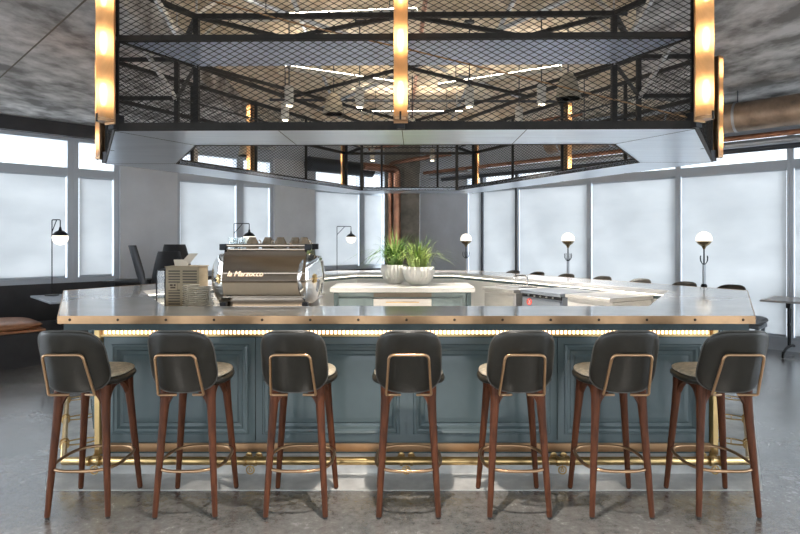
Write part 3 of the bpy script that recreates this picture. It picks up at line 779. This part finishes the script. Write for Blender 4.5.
# slatted plywood box + glass side, standing on bench
bx=thing('slatted_box','pale plywood box with rows of slats beside the saucer stacks','storage box',(-1.786,4.78,.93),0)
M().box((0,0,.185),(.266,.22,.37)).build('body','ply',bx)
m=M()
for z in range(15):
    for x0,x1 in((-.110,-.018),(.004,.118)):
        if z in(8,9) and x0<0: continue
        m.box(((x0+x1)/2,-.1105,.03+z*.022),(x1-x0,.004,.012))
m.build('slots','gap',bx,smooth=0)
m=M(); m.box((-.075,-.113,.215),(.075,.006,.06)); m.build('label_holder','ply',bx)
m=M(); m.box((-.085,-.117,.226),(.022,.004,.014)); m.box((-.058,-.117,.226),(.014,.004,.014)); m.box((-.072,-.117,.206),(.04,.004,.012)); m.build('catch','screw',bx)
M().box((0,0,.373),(.28,.235,.008)).build('lid','ply',bx,bevel=.002)
gb=thing('glass_case','small clear glass case with dark edges left of the plywood box','display case',(-1.962,4.78,.93),0)
M().box((0,0,.17),(.066,.20,.34)).build('glass_box','clear',gb,smooth=0)
m=M()
for sx in(-1,1):
    for sy in(-1,1): m.box((sx*.034,sy*.10,.175),(.008,.010,.35))
m.box((0,0,.348),(.076,.21,.008)); m.box((0,0,.004),(.076,.21,.008)); m.build('edge_frame','blackm',gb)
mh=thing('card_stand','tilted beige card resting on top of the plywood box','card',(-1.80,4.78,.93+.377),math.radians(10))
m=M(); m.add([(-.06,.0,0),(.02,0,0),(.09,.05,.10),(.02,.05,.10),(-.06,.006,0),(.02,.006,0),(.09,.056,.10),(.02,.056,.10)],[(0,1,2,3),(7,6,5,4),(0,4,5,1),(1,5,6,2),(2,6,7,3),(3,7,4,0)]); m.build('card','plate',mh,smooth=0)
m=M(); m.add([(-.08,-.02,0),(.02,-.02,0),(.0,.03,.05),(-.10,.03,.05),(-.08,-.01,0),(.02,-.01,0),(.0,.035,.05),(-.10,.035,.05)],[(0,1,2,3),(7,6,5,4),(0,4,5,1),(1,5,6,2),(2,6,7,3),(3,7,4,0)]); m.build('support','plate',mh,smooth=0)

# island with plants
isl=thing('island_unit','island cabinet with cream stone top and blue-grey sides inside the bar ring','cabinet',(-.018,7.35,0))
M().box((0,0,.92),(1.74,.80,.06)).build('stone_top','cream',isl,bevel=.006)
M().box((0,.02,.45),(1.62,.70,.875)).build('carcass','teal',isl)
m=M()
for x in(-.80,.80): M().box((x,-.35,.45),(.05,.06,.88)).build('side_post','teal_d',isl)
for x,w_ in((-.565,.44),(.53,.38)): M().box((x,-.345,.42),(w_,.022,.80)).build('door','teal',isl,bevel=.004)
M().box((0,-.34,.855),(.70,.02,.05)).build('slot_recess','gap',isl)
for z,h_ in((.74,.14),(.58,.15),(.35,.28)):
    d=M().box((0,-.35,z),(.70,.03,h_)).build('drawer','stainless',isl,bevel=.004)
    M().tube([(-.2,-.38,z+.03),(.2,-.38,z+.03)],.006,8).build('handle','brass',d)
def plant(loc_,r_,h_,lab,m_,n,hgt,seed,fl):
    random.seed(seed)
    p=thing('potted_grass',lab,'potted plant',loc_)
    pr=[(0,0),(.45*r_,0),(.62*r_,.02),(.88*r_,h_*.35),(1.0*r_,h_*.72),(.97*r_,h_*.98),(.93*r_,h_),(.90*r_,h_*.97),(.90*r_,h_*.9),(0,h_*.9)]
    M().lathe(pr,96,flute=.035,fn=fl).build('pot','pot',p,smooth=70)
    M().lathe([(0,h_*.93),(.89*r_,h_*.92)],24).build('soil','soil',p)
    m=M()
    for k in range(n):
        a=random.uniform(0,2*PI); b=random.uniform(0,.75)*r_; L=hgt*random.uniform(.7,1.3); lean=random.uniform(.3,1.9)
        base=Vector((b*math.cos(a),b*math.sin(a),h_*.92)); d=Vector((math.cos(a),math.sin(a),0)); w_=random.uniform(.006,.012)
        side=Vector((-d.y,d.x,0)); pts=[]
        for q in range(7):
            s=q/6; o=d*(L*lean*s*s*.75+.02*s); z=L*(s-.55*lean*s**3)
            c=base+o+Vector((0,0,z)); ww=w_*(1-s**2)+.0006; pts.append((c-side*ww,c+side*ww))
        o=len(m.v)
        for u,v in pts: m.v+= [tuple(u),tuple(v)]
        for q in range(6): m.f.append((o+2*q,o+2*q+1,o+2*q+3,o+2*q+2))
    m.build('foliage',m_,p,smooth=0)
    m=M()
    for k in range(n//3):
        a=random.uniform(0,2*PI); b=random.uniform(0,.5)*r_; L=hgt*random.uniform(.7,1.2); lean=random.uniform(.0,.6)
        base=Vector((b*math.cos(a),b*math.sin(a),h_*.92)); d=Vector((math.cos(a),math.sin(a),0)); side=Vector((-d.y,d.x,0)); o=len(m.v)
        for q in range(6):
            s=q/5; c=base+d*(L*lean*s*s)+Vector((0,0,L*(s-.4*lean*s**3))); ww=.005*(1-s**2)+.0005
            m.v+=[tuple(c-side*ww),tuple(c+side*ww)]
        for q in range(5): m.f.append((o+2*q,o+2*q+1,o+2*q+3,o+2*q+2))
    m.build('pale_blades','leaf2' if m_=='leaf' else 'leaf',p,smooth=0)
plant((-.13,7.54,.95),.165,.25,'tall green grass in a narrow white fluted pot, left of the two on the island','leaf',130,.46,3,24)
plant((.185,7.33,.95),.198,.235,'shorter paler grass in a wide white fluted bowl, right of the two on the island','leaf2',100,.40,5,30)
random.seed(11)
# equipment along the inner right-hand side
iA=Vector(INW[1+1]); iB=Vector(INW[3])
td=(iB-iA).normalized(); inn=Vector((td.y,-td.x)); inn=-inn
if (inn.x>0): inn=-inn
def onface(px,off=.60):
    base=iA+inn*off; k=(px-CX)/F; s=(k*base.y-base.x)/(td.x-k*td.y); return s
def unit(name,px0,px1,z,lab,cat,m,gap=.01,top='stainless'):
    s0,s1=onface(px0),onface(px1); s0,s1=min(s0,s1),max(s0,s1)
    L=s1-s0-gap; c=iA+td*(s0+s1)/2+inn*.315
    r=thing(name,lab,cat,(c.x,c.y,0),math.atan2(td.y,td.x))   # local +y is to the left of td
    sgn=1 if (Matrix.Rotation(-math.atan2(td.y,td.x),2)@inn).y>0 else -1
    M().box((0,0,z/2-.01),(L,.54,z-.02)).build('cabinet',m,r,bevel=.005)
    M().box((0,sgn*.005,z),(L,.60,.035)).build('worktop',top,r,bevel=.004)
    return r,L,sgn,z
r,L,s_,z=unit('sink_cabinet',483,515,.95,'stainless sink cabinet right of the island','sink cabinet','stainless')
M().box((0,s_*.276,.72),(L-.04,.01,.36)).build('door','stainless',r,bevel=.003)
m=M(); m.tube(rounded([(.0,-s_*.15,.96),(.0,-s_*.15,1.10),(.0,s_*.05,1.10),(.0,s_*.05,1.06)],.05,5),.010,8); m.build('tap','mirror2',r)
m=M(); m.ring([(-.2,-.12),(.2,-.12),(.2,.16),(-.2,.16)],[(-.18,-.10),(.18,-.10),(.18,.14),(-.18,.14)],.967,.985); m.build('sink_rim','mirror2',r)
r,L,s_,z=unit('dish_washer',521,562,.965,'blue-grey front glass washer with red round sticker','glass washer','steelblue',top='steelblue')
M().box((0,s_*.276,.93),(L-.02,.014,.035)).build('control_panel','blackm',r)
for i in range(5): M().lathe([(.009,0),(.008,.012),(0,.013)],12,((i-2)*.09,s_*.283,.93),Matrix.Rotation(-s_*PI/2,4,'X')).build('control_knob','stainless',r)
d=M().box((0,s_*.278,.62),(L-.03,.016,.56)).build('door','steelblue',r,bevel=.004)
m=M(); m.tube([(.14*0+L*.28+.032*math.cos(a),s_*.289,.86+.032*math.sin(a)) for a in[2*PI*k/20 for k in range(20)]],.006,6,closed=True); m.tube([(L*.28-.022,s_*.289,.838),(L*.28+.022,s_*.289,.882)],.005,6); m.build('sticker','red',d)
r,L,s_,z=unit('prep_cabinet',566,612,.97,'cream-fronted stainless prep cabinet right of the glass washer','prep cabinet','cream')
m=M(); m.box((0,s_*.276,.55),(L-.04,.01,.72)); m.build('door','cream',r,bevel=.003)
def mirror_unit(px0,px1,lab):
    iC=Vector((-iA.x,iA.y)); t2=Vector((-td.x,td.y)); n2=Vector((-inn.x,inn.y))
    s0,s1=sorted((onface(2*CX-px0),onface(2*CX-px1))); c=iC+t2*(s0+s1)/2+n2*.315
    r=thing('back_counter',lab,'work counter',(c.x,c.y,0),math.atan2(t2.y,t2.x)); L=s1-s0-.01
    M().box((0,0,.44),(L,.54,.86)).build('cabinet','white',r,bevel=.005); M().box((0,0,.89),(L,.60,.035)).build('worktop','stainless',r,bevel=.004)
mirror_unit(324,240,'white work counter with steel top left of the island')

# ------------------------------------------------------------------ lamps and furniture around the room
def post_lamp(px,D,lab):
    x=(px-CX)*D/F; r=thing('coat_rack_lamp',lab,'floor lamp',(x,D,0),0,'globe lamps on hooked posts')
    M().lathe([(.13,0),(.13,.012),(.03,.03),(.026,.05)],28).build('base','blackm',r)
    M().tube([(0,0,.04),(0,0,1.16)],.022,12).build('post','greypipe',r)
    M().lathe([(.04,0),(.045,.02),(.03,.05)],16,(0,0,.83)).build('collar','blackm',r)
    M().tube([(0,0,1.15),(0,0,1.42)],.011,8).build('stem','darkpipe',r)
    for k in range(4):
        a=k*PI/2+.25; c,s=math.cos(a),math.sin(a)
        M().tube([(0,0,1.15),(.035*c,.035*s,1.18),(.062*c,.062*s,1.215),(.068*c,.068*s,1.26),(.060*c,.060*s,1.29)],.006,8).build('hook','darkpipe',r)
    g=[(.108*math.sin(PI*k/20),-.108*math.cos(PI*k/20)) for k in range(21)]
    M().lathe([(max(rr,0),z) for rr,z in g if z>-.045] ,28,(0,0,1.535)).build('globe','globe',r,smooth=60)
    M().lathe([(.014,-.15),(.03,-.115)]+[(rr*1.01,z) for rr,z in g if -.100<z<-.03],28,(0,0,1.535)).build('cup','globe_lo',r,smooth=60)
post_lamp(704,8.45,'globe lamp on a hooked post, nearest at right, beyond the bar corner')
post_lamp(568,9.85,'globe lamp on a hooked post in front of the middle right windows')
post_lamp(466,11.3,'globe lamp on a hooked post furthest away, right of the plants')
def arm_lamp(px,D,lab,z0,arm,name='arm_lamp'):
    x=(px-CX)*D/F; r=thing(name,lab,'lamp',(x,D,z0),0,'angled arm lamps with globe shades'); h=1.80-z0
    M().lathe([(.09,0),(.09,.012),(.01,.02)],24).build('base','blackm',r)
    M().tube(rounded([(0,0,.015),(0,0,h),(arm,0,h),(arm,0,h-.13)],.015,3),.007,8).build('frame_tube','blackm',r)
    M().tube([(0,0,h-.17),(arm*.55,0,h-.005)],.006,8).build('strut','blackm',r)
    g=[(.102*math.sin(PI*k/20),-.102*math.cos(PI*k/20)) for k in range(21)]
    M().lathe([(rr,z) for rr,z in g if z<.035],28,(arm,0,h-.25)).build('globe','globe',r,smooth=60)
    M().lathe([(rr*1.02,z) for rr,z in g if .03<z<.100]+[(.02,.11),(.012,.15)],28,(arm,0,h-.25)).build('cap','blackm',r,smooth=60)
arm_lamp(52,8.05,'arm lamp with glowing globe on the table by the left windows',.75,.115)
arm_lamp(234,9.9,'arm lamp with glowing globe behind the espresso machine',0.0,.26)
arm_lamp(337,12.0,'arm lamp with glowing globe left of the plants, furthest left-side lamp',0.0,.29)
# left table
Fc=Vector((-4.39,7.19)); ta=Vector((-.68,.73)).normalized(); tb=Vector((ta.y,-ta.x))
c=Fc+ta*.58+tb*.36
t_=thing('side_table','small pale-topped table beside the tan bench, holding the arm lamp','table',(c.x,c.y,0),math.atan2(ta.y,ta.x))
M().box((0,0,.735),(1.16,.72,.028)).build('tabletop','whitetop',t_,bevel=.006)
M().tube([(0,0,.42),(0,0,.722)],.03,14).build('column','blackm',t_)
M().box((0,0,.4125),(.4,.3,.024)).build('base','blackm',t_,bevel=.005)
# bench along left windows
bd=Vector((1,1.02)).normalized(); bn=-nL
p1=Vector((-4.35,7.06)); 
bn_=thing('wall_bench','dark built-in bench with tan leather cushion under the left windows','bench',(p1.x,p1.y,0),math.atan2(bd.y,bd.x))
M().box((-1.5,.60,.20),(4.8,1.10,.40)).build('plinth','darkwall',bn_)
M().box((-1.4,.42,.425),(2.8,.80,.03)).build('cushion_base','tan',bn_,bevel=.008)
M().pillow(1.38,.43,.11,lambda u,v,w:(u-1.38,v+.44,.485+w),e=9,nr=8,na=60).build('cushion','tan',bn_,smooth=60)
# high table + shell chairs at left
ht=thing('high_table','dark slim high table by the grey pier at left','table',(-4.15,8.78,0),math.radians(10))
M().box((0,0,.905),(.60,.50,.03)).build('tabletop','blackm',ht,bevel=.004)
for sx in(-.24,.24): M().bar((sx,0,0),(sx,0,.89),.05,.05).build('leg','blackm',ht)
def make_shell():
    r=thing('shell_chair','','chair')
    P=[(.24,.76),(.20,.785),(.10,.775),(-.02,.77),(-.12,.79),(-.19,.86),(-.235,.98),(-.27,1.12),(-.31,1.27),(-.325,1.33)]
    vs=[];fs=[];n=12
    for (y,z) in P:
        s=max(0,(z-.9)/.45); hw=.225*(1-.38*s**1.5)
        for side in(0,1):
            for k in range(n+1):
                u=-1+2*k/n; lift=.05*abs(u)**3
                yy=y+(lift*1.2*min(1,max(0,(z-.78)/.2))); zz=z+lift*(1-min(1,max(0,(z-.78)/.2)))
                vs.append((u*hw,yy-(.022*side if z>.8 else 0),zz-(.022*side if z<=.8 else 0)))
    m_=2*(n+1)
    for i in range(len(P)-1):
        for side in(0,1):
            for k in range(n):
                a=i*m_+side*(n+1)+k; fs.append((a,a+1,a+m_+1,a+m_) if side else (a,a+m_,a+m_+1,a+1))
        for e in(0,n): a=i*m_+e; fs.append((a,a+n+1,a+m_+n+1,a+m_))
    for i in(0,len(P)-1):
        for k in range(n): a=i*m_+k; fs.append((a,a+1,a+n+2,a+n+1))
    M().add(vs,fs).build('shell','black',r,smooth=60)
    for sx in(-1,1):
        for sy in(-1,1): M().tube([(sx*.12,sy*.12,.765),(sx*.20,sy*.20,0)],.012,8).build('leg','blackm',r)
    M().tube([(x,y,.28) for x,y in((-.17,-.17),(.17,-.17),(.17,.17),(-.17,.17))],.008,8,closed=True).build('foot_rest','blackm',r)
    return r
sh=make_shell()
for i,(px,D,rz,lab) in enumerate(((160,7.6,-68,'black high-backed shell chair seen from the side against the grey pier'),(168,8.6,25,'black shell chair with its low back directly above the glass case'),(178,9.5,12,'black shell chair seen from behind, right of the other two'))):
    x=(px-CX)*D/F
    L_=(x,D,[.12,.09,.13][i]-.13+.0)
    if i==0: o=sh; sh.location=(x,D,0); sh.rotation_euler.z=math.radians(rz); sh['label']=lab; sh['group']='black high shell chairs at left'
    else: o=dup(sh,(x,D,0),math.radians(rz),lab,'black high shell chairs at left')
    k=(1.09,1.02,1.09)[i]; o.scale=(k,k,k)
# right table and bench
P=Vector((4.64,7.57)); a_=Vector((.707,-.707)); b_=Vector((.707,.707)); c=P+a_*.55+b_*.40
t_=thing('flip_table','grey-topped table on black castor base by the right windows','table',(c.x,c.y,0),math.atan2(a_.y,a_.x))
M().box((0,0,.728),(1.1,.80,.026)).build('tabletop','tabletop',t_,bevel=.006)
for x in(-.3,.3):
    m=M()
    for y in(-.035,.035): m.tube([(x,y,.10),(x,y,.715)],.014,10)
    m.box((x,0,.66),(.05,.14,.08)); m.box((x,0,.40),(.03,.09,.03)); m.build('leg','blackm',t_)
    M().tube([(x,-.34,.065),(x,-.2,.10),(x,0,.12),(x,.2,.10),(x,.34,.065)],.017,8).build('foot','blackm',t_)
    for y in(-.34,.34):
        M().lathe([(.032,-.012),(.032,.012)],16,(x,y,.033),Matrix.Rotation(PI/2,4,'Y')).build('castor','blackm',t_,bevel=.003)
b2=thing('window_bench','grey upholstered bench with metal legs between the bar corner and right table','bench',(4.55,7.95,0),math.radians(-45))
M().pillow(.36,.22,.10,lambda u,v,w:(u,v,.44+w),e=6,na=48).build('cushion','greycloth',b2,smooth=60)
M().box((0,0,.37),(.66,.38,.05)).build('seat_frame','steelblue',b2,bevel=.004)
for sx in(-1,1):
    for sy in(-1,1): M().bar((sx*.29,sy*.15,0),(sx*.29,sy*.15,.36),.04,.04).build('leg','steelblue',b2)

# ------------------------------------------------------------------ light, camera, world
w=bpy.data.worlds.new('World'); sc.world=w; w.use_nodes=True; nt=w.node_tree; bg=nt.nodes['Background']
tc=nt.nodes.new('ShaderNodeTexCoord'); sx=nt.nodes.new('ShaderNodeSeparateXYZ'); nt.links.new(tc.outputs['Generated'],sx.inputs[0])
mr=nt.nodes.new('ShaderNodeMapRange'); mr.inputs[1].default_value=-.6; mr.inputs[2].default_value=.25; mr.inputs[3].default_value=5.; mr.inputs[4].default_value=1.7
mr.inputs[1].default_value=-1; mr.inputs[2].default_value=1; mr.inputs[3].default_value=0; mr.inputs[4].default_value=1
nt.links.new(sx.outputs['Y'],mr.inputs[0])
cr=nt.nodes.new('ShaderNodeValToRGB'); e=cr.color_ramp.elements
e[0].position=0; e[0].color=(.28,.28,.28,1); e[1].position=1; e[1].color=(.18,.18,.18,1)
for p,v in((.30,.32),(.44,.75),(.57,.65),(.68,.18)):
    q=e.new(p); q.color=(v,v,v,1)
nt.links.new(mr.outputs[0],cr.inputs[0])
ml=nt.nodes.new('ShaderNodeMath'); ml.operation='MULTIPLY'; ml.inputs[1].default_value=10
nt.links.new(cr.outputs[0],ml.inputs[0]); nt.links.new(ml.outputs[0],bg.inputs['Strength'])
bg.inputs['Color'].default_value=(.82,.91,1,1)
cam=bpy.data.cameras.new('camera'); co=bpy.data.objects.new('camera',cam); COL.objects.link(co)
co.location=(0,0,CH); co.rotation_euler=(PI/2,0,0); cam.sensor_width=36; cam.lens=36*F/800; cam.shift_x=-4/800; cam.shift_y=-27/800
cam.clip_start=.05; cam.clip_end=200; sc.camera=co
sc.view_settings.view_transform='Standard'; sc.view_settings.look='None'; sc.view_settings.exposure=.43; sc.view_settings.gamma=1
try: sc.view_settings.use_curve_mapping=False
except Exception: pass
cy=sc.cycles; cy.use_denoising=True; cy.max_bounces=9; cy.diffuse_bounces=5; cy.glossy_bounces=5; cy.transparent_max_bounces=12; cy.transmission_bounces=6
cy.sample_clamp_indirect=6; cy.caustics_reflective=False; cy.caustics_refractive=False
